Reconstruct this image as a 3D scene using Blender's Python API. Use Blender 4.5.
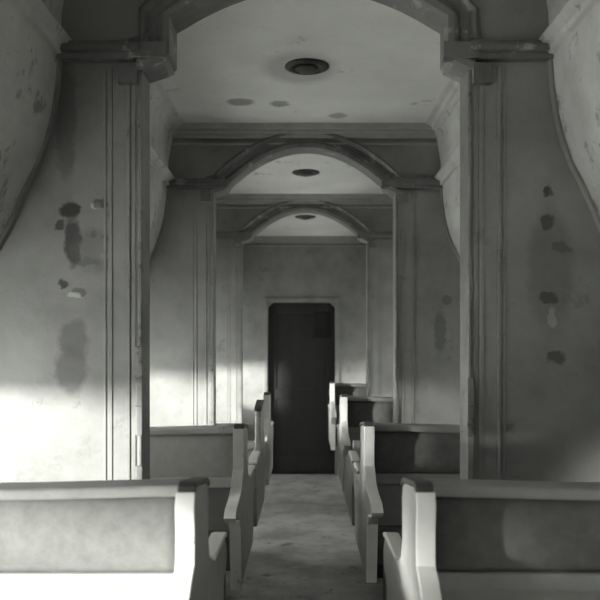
import bpy, bmesh, math, random
from mathutils import Vector
from mathutils.geometry import tessellate_polygon
for o in list(bpy.data.objects): bpy.data.objects.remove(o)
S = bpy.context.scene
C = S.collection
random.seed(7)
PI = math.pi

# ------------------------------------------------------------------ camera, world, sun, exposure
EYE = 1.408
cam_d = bpy.data.cameras.new('camera'); cam = bpy.data.objects.new('camera', cam_d); C.objects.link(cam)
cam.location = (-0.003, 0.0, EYE); cam.rotation_euler = (PI/2, 0, 0)
cam_d.sensor_width = 36; cam_d.lens = 48.0
cam_d.shift_x = -4/600; cam_d.shift_y = 50/600
cam_d.clip_start = 0.05
cam_d.dof.use_dof = True; cam_d.dof.focus_distance = 3.0; cam_d.dof.aperture_fstop = 4.5
S.camera = cam

SKY = 9.5
w = bpy.data.worlds.new('world'); S.world = w; w.use_nodes = True
bg = w.node_tree.nodes['Background']; bg.inputs[0].default_value = (1.0, 0.985, 0.975, 1); bg.inputs[1].default_value = SKY

sun_d = bpy.data.lights.new('sun', 'SUN'); sun = bpy.data.objects.new('sun', sun_d); C.objects.link(sun)
sun_d.energy = 12.0; sun_d.angle = math.radians(8.0); sun_d.color = (1, .97, .93)
az, el = math.radians(50), math.radians(3.5)
dirv = Vector((math.sin(az)*math.cos(el), math.cos(az)*math.cos(el), -math.sin(el)))
sun.rotation_euler = dirv.to_track_quat('-Z', 'Y').to_euler()
sun.location = (-6, -4, 3)

S.view_settings.view_transform = 'Standard'; S.view_settings.look = 'None'
S.view_settings.gamma = 1.0; S.view_settings.use_curve_mapping = False
S.view_settings.exposure = 0.5

# ------------------------------------------------------------------ layout
UN = 314.0
DY = 800/UN                       # metres of distance per unit of relative depth
PT = 0.12                         # bulkhead thickness
P = [2.548, 4.56, 6.60]           # near faces of the three bulkheads
YEND = 9.02
YBACK = -1.6
CEIL = 2.682
HALF = 1.35
# half section of the car side, from ceiling edge down to the floor
PROF = [(.727, CEIL), (.755, 2.60), (.775, 2.48), (.780, 2.36), (.787, 2.25), (.802, 2.15), (.822, 2.07), (.848, 2.0),
        (.880, 1.94), (.912, 1.87), (.945, 1.79), (.985, 1.72), (1.04, 1.66), (1.12, 1.61), (1.22, 1.58), (HALF, 1.57)]
WIN_Z0, WIN_Z1 = 0.80, 1.555

# ------------------------------------------------------------------ materials
def rgb(v, t=(1, 1, 1)): return (v*t[0], v*t[1], v*t[2], 1)
WARM = (1.0, .995, .955)

def new_mat(name):
    m = bpy.data.materials.new(name); m.use_nodes = True
    nt = m.node_tree; b = nt.nodes['Principled BSDF']
    return m, nt, b

def paint(name, a, b_, scale=6, rough=.6, spots=(), bump=.15, blister=0.0, wear=.0, wear_col=.12, tint=WARM, detail=9, streak=(1, 1, 1)):
    """mottled old paint; spots = ellipses (x,y,z,rx,ry,rz,value,strength) in object space"""
    m, nt, B = new_mat(name); N = nt.nodes; L = nt.links
    tc = N.new('ShaderNodeTexCoord')
    mp = N.new('ShaderNodeMapping'); mp.inputs['Scale'].default_value = streak
    L.new(tc.outputs['Object'], mp.inputs[0])
    n1 = N.new('ShaderNodeTexNoise'); n1.inputs['Scale'].default_value = scale; n1.inputs['Detail'].default_value = detail
    n1.inputs['Roughness'].default_value = .65
    L.new(mp.outputs[0], n1.inputs['Vector'])
    cr = N.new('ShaderNodeValToRGB'); cr.color_ramp.elements[0].position = .33; cr.color_ramp.elements[1].position = .68
    cr.color_ramp.elements[0].color = rgb(a, tint); cr.color_ramp.elements[1].color = rgb(b_, tint)
    L.new(n1.outputs['Fac'], cr.inputs[0])
    col = cr.outputs[0]
    height = n1.outputs['Fac']
    if wear:
        n2 = N.new('ShaderNodeTexNoise'); n2.inputs['Scale'].default_value = scale*1.7; n2.inputs['Detail'].default_value = 12
        n2.inputs['Roughness'].default_value = .75
        L.new(tc.outputs['Object'], n2.inputs['Vector'])
        r2 = N.new('ShaderNodeValToRGB'); r2.color_ramp.elements[0].position = .62-wear*.12; r2.color_ramp.elements[1].position = .66-wear*.10
        L.new(n2.outputs['Fac'], r2.inputs[0])
        mx = N.new('ShaderNodeMix'); mx.data_type = 'RGBA'
        L.new(r2.outputs[0], mx.inputs[0]); L.new(col, mx.inputs[6]); mx.inputs[7].default_value = rgb(wear_col, tint)
        col = mx.outputs[2]
    if spots:
        nz = N.new('ShaderNodeTexNoise'); nz.inputs['Scale'].default_value = 34; nz.inputs['Detail'].default_value = 5
        L.new(tc.outputs['Object'], nz.inputs['Vector'])
        off = N.new('ShaderNodeVectorMath'); off.operation = 'MULTIPLY_ADD'
        off.inputs[1].default_value = (.045, .045, .045); 
        L.new(nz.outputs['Color'], off.inputs[0]); L.new(tc.outputs['Object'], off.inputs[2])
        for (x, y, z, rx, ry, rz, val, st) in spots:
            sb = N.new('ShaderNodeVectorMath'); sb.operation = 'SUBTRACT'; L.new(off.outputs[0], sb.inputs[0])
            sb.inputs[1].default_value = (x+.0225, y+.0225, z+.0225)
            dv = N.new('ShaderNodeVectorMath'); dv.operation = 'DIVIDE'; L.new(sb.outputs[0], dv.inputs[0])
            dv.inputs[1].default_value = (rx, ry, rz)
            ln = N.new('ShaderNodeVectorMath'); ln.operation = 'LENGTH'; L.new(dv.outputs[0], ln.inputs[0])
            mr = N.new('ShaderNodeMapRange'); mr.inputs['From Min'].default_value = 1.2; mr.inputs['From Max'].default_value = .8
            mr.inputs['To Min'].default_value = 0; mr.inputs['To Max'].default_value = st
            L.new(ln.outputs['Value'], mr.inputs['Value'])
            mx = N.new('ShaderNodeMix'); mx.data_type = 'RGBA'
            L.new(mr.outputs[0], mx.inputs[0]); L.new(col, mx.inputs[6]); mx.inputs[7].default_value = rgb(val, tint)
            col = mx.outputs[2]
    L.new(col, B.inputs['Base Color'])
    B.inputs['Roughness'].default_value = rough
    if bump:
        bp = N.new('ShaderNodeBump'); bp.inputs['Strength'].default_value = bump; bp.inputs['Distance'].default_value = .02
        L.new(height, bp.inputs['Height']); L.new(bp.outputs[0], B.inputs['Normal'])
    return m

def px(x, y, d=1.0):                # picture measurement on a plane at relative depth d -> car x, z
    return ((x-304)*d/UN - .003, EYE - (y-350)*d/UN)

def spot(x, y, rx, rz, val, st, d=1.0):
    X, Z = px(x, y, d); Y = (d*DY)
    return (X, Y, Z, rx*d/UN, .6, rz*d/UN, val, st)

sp1 = [spot(70, 210, 9, 8, .035, .95), spot(60, 225, 5, 6, .04, .85), spot(73, 243, 8, 24, .05, .9), spot(64, 284, 7, 5, .035, .95),
       spot(79, 292, 6, 4, .08, .7), spot(94, 205, 6, 2.5, .6, .7), spot(101, 203, 9, 4, .05, .7), spot(112, 215, 3, 10, .08, .7), spot(95, 235, 4, 3, .08, .6), spot(108, 238, 6, 3, .09, .6), spot(88, 262, 12, 4, .09, .6), spot(106, 256, 5, 3, .45, .5), spot(74, 296, 7, 3, .6, .6), spot(100, 250, 26, 22, .12, .5),
       spot(74, 340, 14, 20, .12, .8), spot(71, 369, 16, 24, .12, .8), spot(66, 120, 10, 60, .08, .5),
       spot(549, 190, 4, 6, .035, .9), spot(548, 222, 7, 8, .035, .9), spot(562, 248, 10, 5, .07, .7), spot(548, 298, 9, 6, .035, .9),
       spot(552, 318, 4, 10, .5, .75), spot(557, 357, 8, 7, .05, .75), spot(550, 270, 22, 60, .10, .4), spot(507, 428, 7, 5, .1, .6)]
M = {}
M['wall1'] = paint('bulkhead_paint_peeling', .19, .28, 4, .55, sp1, .25, wear=.25, wear_col=.2)
M['wall'] = paint('bulkhead_paint', .19, .28, 4, .55, [spot(440, 332, 6, 20, .08, .6, 1.79), spot(447, 300, 5, 5, .1, .6, 1.79)], .2, wear=.3, wear_col=.18)
M['side'] = paint('side_panel_paint', .42, .58, 5, .5, (), .25, wear=.5, wear_col=.25)
M['ceil'] = paint('ceiling_paint', .66, .80, 2.2, .6,
                  [(-.33, 4.11, CEIL, .07, .06, .3, .15, .7), (-.13, 4.14, CEIL, .05, .05, .3, .15, .7), (.18, 4.35, CEIL, .05, .05, .3, .15, .6),
                   (-.02, 3.62, CEIL, .16, .2, .3, .3, .5)], .1, wear=.1, wear_col=.4)
M['trim'] = paint('trim_dark_wood', .10, .19, 7, .42, (), .2, wear=.5, wear_col=.30, streak=(1, 1, .4))
M['jamb'] = paint('chipped_light_trim', .15, .24, 8, .4, (), .2, wear=.4, wear_col=.08)
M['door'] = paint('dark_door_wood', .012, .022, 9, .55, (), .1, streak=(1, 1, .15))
M['black'] = paint('blackened_glass', .002, .006, 12, .5, (), 0)
M['floor'] = paint('worn_linoleum', .16, .38, 3.2, .5, (), .2, wear=.4, wear_col=.07)
M['end'] = paint('seat_end_enamel', .29, .36, 9, .35, (), .1, wear=.15, wear_col=.14)
M['edge'] = paint('white_edge_enamel', .74, .84, 9, .35, (), .05, wear=.15, wear_col=.3)
M['cap'] = paint('dark_seat_wood', .04, .07, 12, .4, (), .1)
M['fabric'] = paint('worn_seat_cloth', .14, .19, 26, .9, (), .1, detail=4)
M['sunlit_tint_cloth'] = paint('sunlit_tint_seat_cloth', .70, .80, 26, .9, (), .1, detail=4)  # seat cloth coloured pale in place of sunlight on the second left seat
M['rail'] = paint('seat_rail_enamel', .32, .40, 10, .4, (), .1, wear=.15, wear_col=.3)
M['base'] = paint('seat_base_metal', .04, .07, 9, .6, (), .1)
M['metal'] = paint('dark_lamp_metal', .025, .05, 20, .45, (), .1)
M['blind'] = paint('window_blind_cloth', .07, .1, 14, .9, (), .1)

def cloth_blind():
    m, nt, B = new_mat('drawn_blind_cloth'); N = nt.nodes; L = nt.links
    tc = N.new('ShaderNodeTexCoord'); nz = N.new('ShaderNodeTexNoise'); nz.inputs['Scale'].default_value = 30
    L.new(tc.outputs['Object'], nz.inputs['Vector'])
    cr = N.new('ShaderNodeValToRGB'); cr.color_ramp.elements[0].color = rgb(.72); cr.color_ramp.elements[1].color = rgb(.82)
    L.new(nz.outputs['Fac'], cr.inputs[0])
    df = N.new('ShaderNodeBsdfDiffuse'); tl = N.new('ShaderNodeBsdfTranslucent')
    L.new(cr.outputs[0], df.inputs[0]); L.new(cr.outputs[0], tl.inputs[0])
    mx = N.new('ShaderNodeMixShader'); mx.inputs[0].default_value = .65
    L.new(df.outputs[0], mx.inputs[1]); L.new(tl.outputs[0], mx.inputs[2]); L.new(mx.outputs[0], nt.nodes['Material Output'].inputs[0]); nt.nodes.remove(B)
    return m
M['thin_blind'] = cloth_blind()

def glass():
    m, nt, B = new_mat('window_glass'); N = nt.nodes; L = nt.links
    tr = N.new('ShaderNodeBsdfTransparent'); tr.inputs[0].default_value = (.93, .95, .94, 1)
    gl = N.new('ShaderNodeBsdfGlossy'); gl.inputs['Roughness'].default_value = .05
    lw = N.new('ShaderNodeLayerWeight'); lw.inputs[0].default_value = .5
    pw = N.new('ShaderNodeMath'); pw.operation = 'POWER'; pw.inputs[1].default_value = 4; L.new(lw.outputs['Facing'], pw.inputs[0])
    ad = N.new('ShaderNodeMath'); ad.operation = 'MULTIPLY_ADD'; ad.inputs[1].default_value = .6; ad.inputs[2].default_value = .04
    L.new(pw.outputs[0], ad.inputs[0])
    mx = N.new('ShaderNodeMixShader'); L.new(ad.outputs[0], mx.inputs[0]); L.new(tr.outputs[0], mx.inputs[1]); L.new(gl.outputs[0], mx.inputs[2])
    L.new(mx.outputs[0], nt.nodes['Material Output'].inputs[0]); nt.nodes.remove(B)
    return m
M['glass'] = glass()

# ------------------------------------------------------------------ helpers
def box(bm, x0, x1, y0, y1, z0, z1):
    vs = [bm.verts.new((x, y, z)) for x in (x0, x1) for y in (y0, y1) for z in (z0, z1)]
    for f in ((0, 1, 3, 2), (4, 6, 7, 5), (0, 4, 5, 1), (2, 3, 7, 6), (0, 2, 6, 4), (1, 5, 7, 3)):
        bm.faces.new([vs[i] for i in f])

def prism(bm, pts, axis, a, b):
    """closed 2-D outline pushed from a to b along an axis ('x': pts are (y,z); 'y': (x,z); 'z': (x,y))"""
    def v(p, t):
        return {'x': (t, p[0], p[1]), 'y': (p[0], t, p[1]), 'z': (p[0], p[1], t)}[axis]
    A = [bm.verts.new(v(p, a)) for p in pts]; Bv = [bm.verts.new(v(p, b)) for p in pts]
    n = len(pts)
    for i, j, k in tessellate_polygon([[Vector((p[0], p[1], 0)) for p in pts]]):
        bm.faces.new((A[i], A[j], A[k])); bm.faces.new((Bv[k], Bv[j], Bv[i]))
    for i in range(n):
        bm.faces.new((A[i], Bv[i], Bv[(i+1) % n], A[(i+1) % n]))

def sweep(bm, path, prof, up=Vector((0, 1, 0))):
    """closed profile (u,v) swept along an open path lying in the x-z plane; v goes along -y (towards the viewer)"""
    rings = []
    for i, p in enumerate(path):
        a = Vector(path[max(i-1, 0)]); b = Vector(path[min(i+1, len(path)-1)])
        t = (b-a).normalized(); n = t.cross(up).normalized()
        rings.append([bm.verts.new(Vector(p) + n*u - up*v) for u, v in prof])
    m = len(prof)
    for r0, r1 in zip(rings, rings[1:]):
        for i in range(m): bm.faces.new((r0[i], r0[(i+1) % m], r1[(i+1) % m], r1[i]))
    bm.faces.new(rings[0]); bm.faces.new(rings[-1][::-1])

def lathe(bm, prof, cx, cy, seg=28):
    rings = []
    for r, z in prof:
        rings.append([bm.verts.new((cx+r*math.cos(2*PI*k/seg), cy+r*math.sin(2*PI*k/seg), z)) for k in range(seg)])
    for a, b in zip(rings, rings[1:]):
        for k in range(seg): bm.faces.new((a[k], a[(k+1) % seg], b[(k+1) % seg], b[k]))
    bm.faces.new(rings[0]); bm.faces.new(rings[-1][::-1])

def obj(name, bm, mat, parent=None, bevel=0, seg=2, smooth=False):
    bmesh.ops.recalc_face_normals(bm, faces=bm.faces)
    me = bpy.data.meshes.new(name); bm.to_mesh(me); bm.free(); me.materials.append(M[mat])
    o = bpy.data.objects.new(name, me); C.objects.link(o)
    if parent: o.parent = parent
    if bevel:
        md = o.modifiers.new('bevel', 'BEVEL'); md.width = bevel; md.segments = seg; md.limit_method = 'ANGLE'; md.angle_limit = math.radians(35)
        md.harden_normals = False
    if smooth or bevel:
        for f in me.polygons: f.use_smooth = True
        md = o.modifiers.new('wn', 'WEIGHTED_NORMAL') if bevel else None
    return o

def struct(name, bm, mat, parent=None, **k):
    o = obj(name, bm, mat, parent, **k)
    if not parent: o['kind'] = 'structure'
    return o

# ------------------------------------------------------------------ floor and ceiling
bm = bmesh.new(); box(bm, -HALF-.1, HALF+.1, YBACK-.1, YEND+.2, -.08, 0); struct('floor', bm, 'floor')
bm = bmesh.new(); box(bm, -PROF[0][0]-.12, PROF[0][0]+.12, YBACK-.1, YEND+.2, CEIL, CEIL+.08); struct('ceiling', bm, 'ceil')

# ------------------------------------------------------------------ side walls with window openings, sized to steer the sun
def bays():
    b = [YBACK] + [v for p in P for v in (p, p+PT)] + [YEND]
    return [(b[i], b[i+1]) for i in range(0, len(b), 2)]
BAYS = bays()
WINS = []                          # (y0,y1) of each window, the same on both sides
WINS = [(-1.4, -.5), (.25, 1.43), (1.67, 2.38), (2.71, 2.98), (3.47, 4.39), (4.72, 5.02), (5.45, 6.43), (6.78, 6.98), (7.18, 7.50), (8.10, 8.87)]  # first pair, behind the camera, added as fill for seat backs and near bulkhead
WINS.sort()
def side_wall(sgn, name):
    bm = bmesh.new()
    inner = PROF
    outer = [(x+.10, z+.07) for x, z in PROF]
    outline = [(sgn*x, z) for x, z in inner] + [(sgn*x, z) for x, z in outer[::-1]]
    prism(bm, outline, 'y', YBACK-.1, YEND+.2)
    X0, X1 = sorted((sgn*HALF, sgn*(HALF+.10)))
    box(bm, X0, X1, YBACK-.1, YEND+.2, 0, WIN_Z0)
    box(bm, X0, X1, YBACK-.1, YEND+.2, WIN_Z1, 1.64)
    ys = [YBACK-.1] + [v for wv in WINS for v in wv] + [YEND+.2]
    for k in range(0, len(ys), 2): box(bm, X0, X1, ys[k], ys[k+1], WIN_Z0, WIN_Z1)
    return struct(name, bm, 'side')
side_wall(-1, 'wall_left'); side_wall(1, 'wall_right')

BLIND = {-1: [1.22, 1.15, 1.32, 1.26, 1.32, 1.1, 1.32, 1.1, 1.32, 1.32], 1: [.98, .86, .84, 1.0, 1.0, 1.2, 1.2, 1.2, 1.2, 1.2]}        # unseen blinds front to end
n = 0
for sgn in (-1, 1):
    for wi, (a, b) in enumerate(WINS):
        n += 1; bl = BLIND[sgn][wi]
        bm = bmesh.new(); x0, x1 = sorted((sgn*(HALF+.01), sgn*(HALF+.06)))
        box(bm, x0, x1, a, a+.03, WIN_Z0, WIN_Z1); box(bm, x0, x1, b-.03, b, WIN_Z0, WIN_Z1)
        box(bm, x0, x1, a+.03, b-.03, WIN_Z0, WIN_Z0+.03); box(bm, x0, x1, a+.03, b-.03, WIN_Z1-.03, WIN_Z1)
        wf = struct('window_%d' % n, bm, 'trim')
        bm = bmesh.new(); x0, x1 = sorted((sgn*(HALF+.045), sgn*(HALF+.05)))
        box(bm, x0, x1, a+.03, b-.03, WIN_Z0+.03, WIN_Z1-.03); obj('pane', bm, 'glass', wf)
        bm = bmesh.new(); x0, x1 = sorted((sgn*(HALF+.02), sgn*(HALF+.026)))
        box(bm, x0, x1, a+.03, b-.03, bl, WIN_Z1-.03); 
        x0, x1 = sorted((sgn*(HALF+.015), sgn*(HALF+.031)))
        box(bm, x0, x1, a+.03, b-.03, bl-.012, bl); obj('blind', bm, 'thin_blind' if sgn < 0 else 'blind', wf)
        # portal so that the sky is sampled through the opening
        ld = bpy.data.lights.new('daylight_portal', 'AREA'); ld.shape = 'RECTANGLE'; ld.size = b-a; ld.size_y = WIN_Z1-WIN_Z0
        ld.cycles.is_portal = True
        lo = bpy.data.objects.new('daylight_portal', ld); C.objects.link(lo)
        lo.location = (sgn*(HALF+.12), (a+b)/2, (WIN_Z0+WIN_Z1)/2)
        lo.rotation_euler = Vector((-sgn, 0, 0)).to_track_quat('-Z', 'Z').to_euler()

# ------------------------------------------------------------------ bulkheads with arched openings
OPX, ARX, ACX = .53, .447, .012
RISES = [(2.465, .152), (2.356, .21), (2.356, .21)]       # springing height and rise of each arch
def arch_pts(rise, hx=ARX, n=28):
    return [(ACX+hx*(2*k/n-1), rise[0]+rise[1]*(1-(2*k/n-1)**2)) for k in range(n+1)]
def bulkhead(name, y, mat, rise):
    right = [(x+.02, z) for x, z in PROF]
    out = [(-HALF-.02, 0)] + [(-x, z) for x, z in right[::-1]] + right + [(HALF+.02, 0)]
    opening = [(OPX, 0), (OPX, 2.30), (ACX+ARX, 2.325)] + arch_pts(rise)[::-1] + [(ACX-ARX, 2.325), (-OPX, 2.30), (-OPX, 0)]
    bm = bmesh.new(); prism(bm, out + opening, 'y', y, y+PT)
    return struct(name, bm, mat)
for nm, y, mt, ri in (('wall_near', P[0], 'wall1', RISES[0]), ('wall_middle', P[1], 'wall', RISES[1]), ('wall_far', P[2], 'wall', RISES[2])): bulkhead(nm, y, mt, ri)

def bulkhead_trim(i, y):
    bm = bmesh.new()
    ring = [(.0, 0), (.0, -PT-.004), (-.008, -PT-.004), (-.008, .028), (.012, .034), (.026, .026), (.032, .012), (.062, .014), (.068, .028), (.08, .036), (.092, .028), (.096, 0)]
    path = [(-OPX, y, 2.302), (ACX-ARX-.02, y, 2.326), (ACX-ARX, y, 2.345)] + [(x, y, z) for x, z in arch_pts(RISES[i-1])] + [(ACX+ARX, y, 2.345), (ACX+ARX+.02, y, 2.326), (OPX, y, 2.302)]
    sweep(bm, path, ring)
    for s in (-1, 1):
        # impost cap running from the opening to the side panel
        for (z0, z1, pr) in ((2.325, 2.345, .035), (2.345, 2.365, .055), (2.365, 2.38, .04)):
            a, b = sorted((s*(ARX+.07), s*.80)); box(bm, a, b, y-pr, y, z0, z1)
        a, b = sorted((s*(ARX-.012), s*(ARX+.10))); box(bm, a, b, y-.045, y, 2.325, 2.375)
        a, b = sorted((s*(OPX+.0), s*(OPX+.06))); box(bm, a, b, y-.03, y, 2.25, 2.315)
        # panel bead on the spandrel
        a, b = sorted((s*.60, s*.72))
    o = struct('trim_%d' % i, bm, 'trim', bevel=.004)
    bm = bmesh.new()
    for s in (-1, 1):
        for (x0, x1, pr) in ((.538, .552, .003), (.556, .570, .006), (.570, .612, .003), (.612, .624, .006), (.632, .640, .003)):
            a, b = sorted((s*x0, s*x1)); box(bm, a, b, y-pr, y, 0, 2.31)
        a, b = sorted((s*.68, s*.69))
    struct('trim_%d' % (i+10), bm, 'wall', bevel=.003)
    # chipped light jamb lining, near edge bead
    bm = bmesh.new()
    for s in (-1, 1):
        a, b = sorted((s*(OPX-.012), s*OPX)); box(bm, a, b, y-.008, y+PT+.008, 0, 2.30)
        segs = 15; pts = []
        for k in range(segs):       # a bead with broken stretches
            z0, z1 = k*1.42/segs, (k+1)*1.42/segs-(.006 if k % 4 == 1 else 0)
            if (k*7+i*3+(1 if s > 0 else 0)) % 11 == 3: continue
            a, b = sorted((s*(OPX-.016), s*(OPX+.006))); box(bm, a, b, y-.018, y-.004, z0, z1)
    struct('trim_%d' % (i+20), bm, 'jamb', bevel=.003)
for i, y in enumerate(P): bulkhead_trim(i+1, y)

# cornices: across the top of each bulkhead and along both edges of the flat ceiling
bm = bmesh.new()
for y in P + [YEND]:
    for z0, pr in ((2.652, .075), (2.632, .05), (2.612, .03)): box(bm, -.75, .75, y-pr, y, z0, z0+.02 if z0 < 2.65 else CEIL)
    box(bm, -.755, .755, y-.014, y, 2.575, 2.587)
struct('trim_31', bm, 'rail', bevel=.003)
bm = bmesh.new()
for (a, b) in BAYS:
    for s in (-1, 1):
        pr = [(.68, CEIL), (.68, CEIL-.010), (.705, CEIL-.016), (.715, CEIL-.03), (.73, CEIL-.035), (.742, CEIL-.06), (.78, CEIL-.06), (.78, CEIL)]
        prism(bm, [(s*x, z) for x, z in pr], 'y', a, b)
        pr = [(.80, 2.40), (.745, 2.40), (.735, 2.385), (.745, 2.37), (.762, 2.36), (.765, 2.34), (.80, 2.335)]
        prism(bm, [(s*x, z) for x, z in pr], 'y', a, b)
struct('trim_32', bm, 'side', bevel=.003)
# border bead along the lower edge of the sloping side panels
bm = bmesh.new()
for (a, b) in BAYS:
    for s in (-1, 1):
        for yy0, yy1 in ((a, a+.03), (b-.03, b)):
            pts = [(s*(x-.002), z) for x, z in PROF[3:]]; q = [(s*(x-.009), z-.006) for x, z in PROF[3:]]
            prism(bm, pts + q[::-1], 'y', yy0, yy1)
struct('trim_33', bm, 'wall')
# window ledges
bm = bmesh.new()
for s in (-1, 1):
    a, b = sorted((s*(HALF-.035), s*HALF))
    for (p, q) in BAYS: box(bm, a, b, p, q, WIN_Z0-.04, WIN_Z0)
struct('trim_34', bm, 'rail', bevel=.004)

# ------------------------------------------------------------------ end walls and the dark door
DX0, DX1, DZ = -.031-.378, -.031+.378, 1.945
def endwall(name, y, t, hole=True):
    right = [(x+.02, z) for x, z in PROF]
    out = [(-HALF-.02, 0)] + [(-x, z) for x, z in right[::-1]] + right + [(HALF+.02, 0)]
    bm = bmesh.new()
    if hole:
        out += [(DX1, 0), (DX1, DZ-.06), (DX1-.06, DZ), (DX0+.06, DZ), (DX0, DZ-.06), (DX0, 0)]
    prism(bm, out, 'y', y, y+t); return struct(name, bm, 'wall')
endwall('wall_end', YEND, .12)
endwall('wall_back', YBACK-.1, .1, False)
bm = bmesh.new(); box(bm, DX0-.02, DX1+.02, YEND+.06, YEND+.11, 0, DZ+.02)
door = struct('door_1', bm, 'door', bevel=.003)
bm = bmesh.new()
for (x0, x1, z0, z1) in ((DX0, DX0+.09, .02, DZ), (DX1-.09, DX1, .02, DZ), (DX0+.09, DX1-.09, DZ-.12, DZ), (DX0+.09, DX1-.09, .85, .97), (DX0+.09, DX1-.09, .02, .2)):
    box(bm, x0, x1, YEND+.045, YEND+.062, z0, z1)
obj('door_frame', bm, 'door', door, bevel=.004)
bm = bmesh.new(); box(bm, .11, .30, YEND+.035, YEND+.05, 1.55, 1.84); obj('pane', bm, 'black', door, bevel=.004)
bm = bmesh.new(); lathe(bm, [(.0, .0), (.02, .0), (.02, .04), (.03, .05), (.03, .07), (.0, .075)], 0, 0, 16)
hd = obj('door_handle', bm, 'metal', door, smooth=True); hd.rotation_euler = (PI/2, 0, 0); hd.location = (DX1-.05, YEND+.045, .93)
bm = bmesh.new()
for (x0, x1, z0, z1) in ((DX0-.05, DX0-.005, 0, DZ+.05), (DX1+.005, DX1+.05, 0, DZ+.05), (DX0-.005, DX1+.005, DZ+.005, DZ+.05)):
    box(bm, x0, x1, YEND-.018, YEND, z0, z1)
struct('trim_35', bm, 'wall', bevel=.004)

# ------------------------------------------------------------------ things
def thing(name, label, cat, loc, rz=0, group=None):
    o = bpy.data.objects.new(name, None); C.objects.link(o); o.empty_display_size = .1
    o.location = loc; o.rotation_euler = (0, 0, rz); o['label'] = label; o['category'] = cat
    if group: o['group'] = group
    return o
def dup(root, loc, rz, label, skip=()):
    r = root.copy(); C.objects.link(r); r.location = loc; r.rotation_euler = (0, 0, rz); r['label'] = label
    for ch in list(root.children):
        if ch.name.split('.')[0] in skip: continue
        c = ch.copy(); C.objects.link(c); c.parent = r
    return r

SW = .54                           # half width of a seat; the aisle end is at local x = +SW on the left side of the car
END = [(-.10, .565), (-.13, .70), (-.15, .79), (-.20, .83), (-.31, .85), (-.35, .868), (-.31, .885), (-.20, .895), (-.10, .915), (-.05, .95),
       (-.01, 0.972), (-.005, 1.042), (-.015, 1.092), (-.005, 1.120), (.03, 1.127), (.21, 1.107), (.24, 1.094), (.25, 1.07), (.245, 1.002), (.25, .97), (.275, .925), (.34, .895),
       (.42, .885), (.60, .885), (.655, .875), (.685, .845), (.685, .80), (.655, .77), (.615, .765), (.60, .745), (.61, .70), (.60, .62), (.57, .565)]
END_PLAIN = [p for p in END if p[0] > -.16]         # no scroll towards the rear
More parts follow.
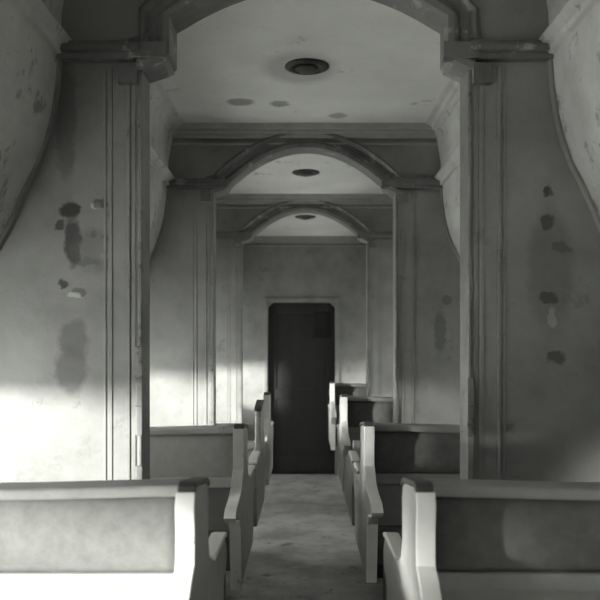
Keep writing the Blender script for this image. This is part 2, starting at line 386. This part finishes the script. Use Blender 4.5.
# the same outline without the raised back wing
END_LOW = [p for p in END_PLAIN if p[1] < .9 or p[0] > .33]
def make_seat(sgn, label, loc, rz=0, low=False, plain=False, cloth='fabric'):
    """seat that faces local +y; its enamelled aisle end is at local x = sgn*SW"""
    t = thing('coach_seat', label, 'seat', loc, rz, 'seats in rows along the aisle')
    for nm_s in ((1,) if low else (1, -1)):
        bm = bmesh.new()
        a, b = sorted((sgn*nm_s*SW, sgn*nm_s*(SW-.032)))
        prism(bm, END_LOW if low is True else END_PLAIN if plain else END, 'x', a, b)
        obj('end_panel', bm, 'end', t, bevel=.010, seg=3)
    E = END_LOW if low is True else END_PLAIN if plain else END
    top = max(range(len(E)), key=lambda k: E[k][1]) if low is not True else [k for k, p in enumerate(E) if p[0] < .1][-1]
    run = [Vector(p) for p in E[:top]]
    offs = []
    for k, p in enumerate(run):
        d = (run[min(k+1, len(run)-1)]-run[max(k-1, 0)]).normalized()
        offs.append(p + Vector((-d.y, d.x))*.007)
    a, b = sorted((sgn*(SW+.003), sgn*(SW-.036)))
    bm = bmesh.new(); prism(bm, [tuple(p) for p in run] + [tuple(p) for p in offs[::-1]], 'x', a, b)
    ed = obj('edge_trim', bm, 'edge', t, bevel=.002); ed['label'] = 'white edge strip'
    a, b = sorted((sgn*(SW+.003), sgn*(SW-.035)))
    bm = bmesh.new()
    if low is not True:
     prism(bm, [(.0, 1.119), (.03, 1.125), (.21, 1.104), (.244, 1.090), (.25, 1.100), (.215, 1.117), (.03, 1.138), (.0, 1.134)], 'x', a, b)
     obj('end_cap', bm, 'cap', t, bevel=.003)
    a, b = sorted((sgn*(SW+.004), sgn*(SW-.036)))
    bm = bmesh.new(); prism(bm, [(.36, .886), (.60, .886), (.655, .876), (.66, .89), (.60, .902), (.36, .900)], 'x', a, b)
    obj('armrest', bm, 'edge', t, bevel=.004)
    W = SW-.033
    def railseg(z0, z1, y0, y1, sag=0, nseg=16):
        bm = bmesh.new(); rows = []
        for k in range(nseg+1):
            x = -W+2*W*k/nseg; dz = -sag*math.sin(PI*k/nseg)**1.3
            h = (z1-z0)
            sec = [(y0, z0), (y0, z1), (y1, z1), (y1, z0)]
            rows.append([bm.verts.new((x, y, z+dz)) for y, z in sec])
        for r0, r1 in zip(rows, rows[1:]):
            for i in range(len(r0)): bm.faces.new((r0[i], r0[(i+1) % len(r0)], r1[(i+1) % len(r0)], r1[i]))
        bm.faces.new(rows[0]); bm.faces.new(rows[-1][::-1]); return bm
    if not low: obj('top_rail', railseg(1.092, 1.118, .10, .20, .010), 'rail' if cloth == 'fabric' else 'edge', t, bevel=.008, seg=3)  # rails of the pale-coloured seat also turn white to stand for sunlight
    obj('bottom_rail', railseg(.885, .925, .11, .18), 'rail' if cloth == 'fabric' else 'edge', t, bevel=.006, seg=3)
    # padded rear panel of the back, slightly bulged, with piping seams
    def pad(x0, x1, z0, z1, yf, bulge, thick, n=20, m=10):
        bm = bmesh.new(); g = []
        for j in range(m+1):
            row = []
            for i in range(n+1):
                u, v = i/n, j/m
                e = (1-abs(2*u-1)**6)*(1-abs(2*v-1)**4)
                row.append(bm.verts.new((x0+(x1-x0)*u, yf-bulge*e, z0+(z1-z0)*v)))
            g.append(row)
        for j in range(m):
            for i in range(n): bm.faces.new((g[j][i], g[j][i+1], g[j+1][i+1], g[j+1][i]))
        bt = [bm.verts.new((x, yf+thick, z)) for x, z in ((x0, z0), (x1, z0), (x1, z1), (x0, z1))]
        bm.faces.new(bt)
        bm.faces.new(g[0] + [bt[1], bt[0]]); bm.faces.new(g[-1][::-1] + [bt[3], bt[2]])
        bm.faces.new([r[0] for r in g][::-1] + [bt[0], bt[3]]); bm.faces.new([r[-1] for r in g] + [bt[2], bt[1]])
        return bm
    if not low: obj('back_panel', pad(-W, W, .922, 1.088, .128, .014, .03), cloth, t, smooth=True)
    bm = bmesh.new(); box(bm, -W, W, .125, .14, .57, .89); obj('lower_panel', bm, 'rail', t, bevel=.004)
    bm = bmesh.new(); prism(bm, [(.16, .72), (.16, 1.075), (.185, 1.09), (.22, 1.07), (.25, .98), (.30, .84), (.30, .74)], 'x', -W, W)
    if not low: obj('backrest', bm, 'fabric', t, bevel=.02, seg=3)
    bm = bmesh.new(); prism(bm, [(.09, .575), (.09, .72), (.30, .735), (.55, .745), (.62, .735), (.645, .70), (.64, .62), (.60, .575)], 'x', -W, W)
    obj('seat_cushion', bm, 'fabric', t, bevel=.02, seg=3)
    a, b = sorted((sgn*(SW-.20), -sgn*(SW-.02)))
    bm = bmesh.new(); box(bm, a, b, .06, .52, 0, .574); obj('base', bm, 'base', t, bevel=.006)
    return t

XL, XR = -.765, .765
def yy(d): return d*DY
seatL = make_seat(1, 'nearest seat on the left, its pale padded back filling the lower left corner', (XL, yy(.635), 0))
seatR = make_seat(-1, 'nearest seat on the right, its shaded padded back filling the lower right corner', (XR, yy(.635), 0))
make_seat(1, 'seat on the left with a back coloured pale for sunlight, just beyond the nearest arched bulkhead', (XL, yy(1.145), 0), cloth='sunlit_tint_cloth')
dup(seatR, (XR, yy(1.18), 0), 0, 'dark-backed seat on the right just beyond the nearest arched bulkhead')
# the facing seats: turned round, so the other side's build is used
make_seat(-1, 'left seat showing only its narrow white end, just beyond the pale-backed seat', (XL, 4.38, 0), PI, low='back', plain=True)
make_seat(1, 'low pale seat end on the right, just beyond the second dark-backed seat', (XR, 4.40, 0), PI, low=True)
make_seat(1, 'smallest left seat, a thin white end standing beside the dark end door', (XL, yy(2.0), 0), low='back')
dup(seatR, (XR, 4.87, 0), 0, 'small right seat with a dark back seen just past the second arched bulkhead')
dup(seatR, (XR, yy(2.69), 0), 0, 'farthest right seat, its dark cap close to the end door')

# ceiling lamps
def lamp(label, y):
    t = thing('ceiling_lamp', label, 'lamp', (.01, y, CEIL), 0, 'lamps along the middle of the ceiling')
    bm = bmesh.new(); lathe(bm, [(.0, .0), (.098, .0), (.10, -.005), (.09, -.010), (.08, -.012), (.072, -.014), (.066, -.008), (.0, -.008)], 0, 0, 36)
    obj('ceiling_rose', bm, 'metal', t, smooth=True)
    bm = bmesh.new(); lathe(bm, [(.0, -.005), (.05, -.005), (.055, -.014), (.04, -.024), (.022, -.030), (.0, -.030)], 0, 0, 24)
    obj('socket', bm, 'cap', t, smooth=True)
    return t
l0 = lamp('dark round ceiling lamp nearest the viewer', 3.59)
dup(l0, (.01, 5.73, CEIL), 0, 'dark round ceiling lamp seen through the second arch')
dup(l0, (.01, 7.64, CEIL), 0, 'smallest dark ceiling lamp, seen through the farthest arch')
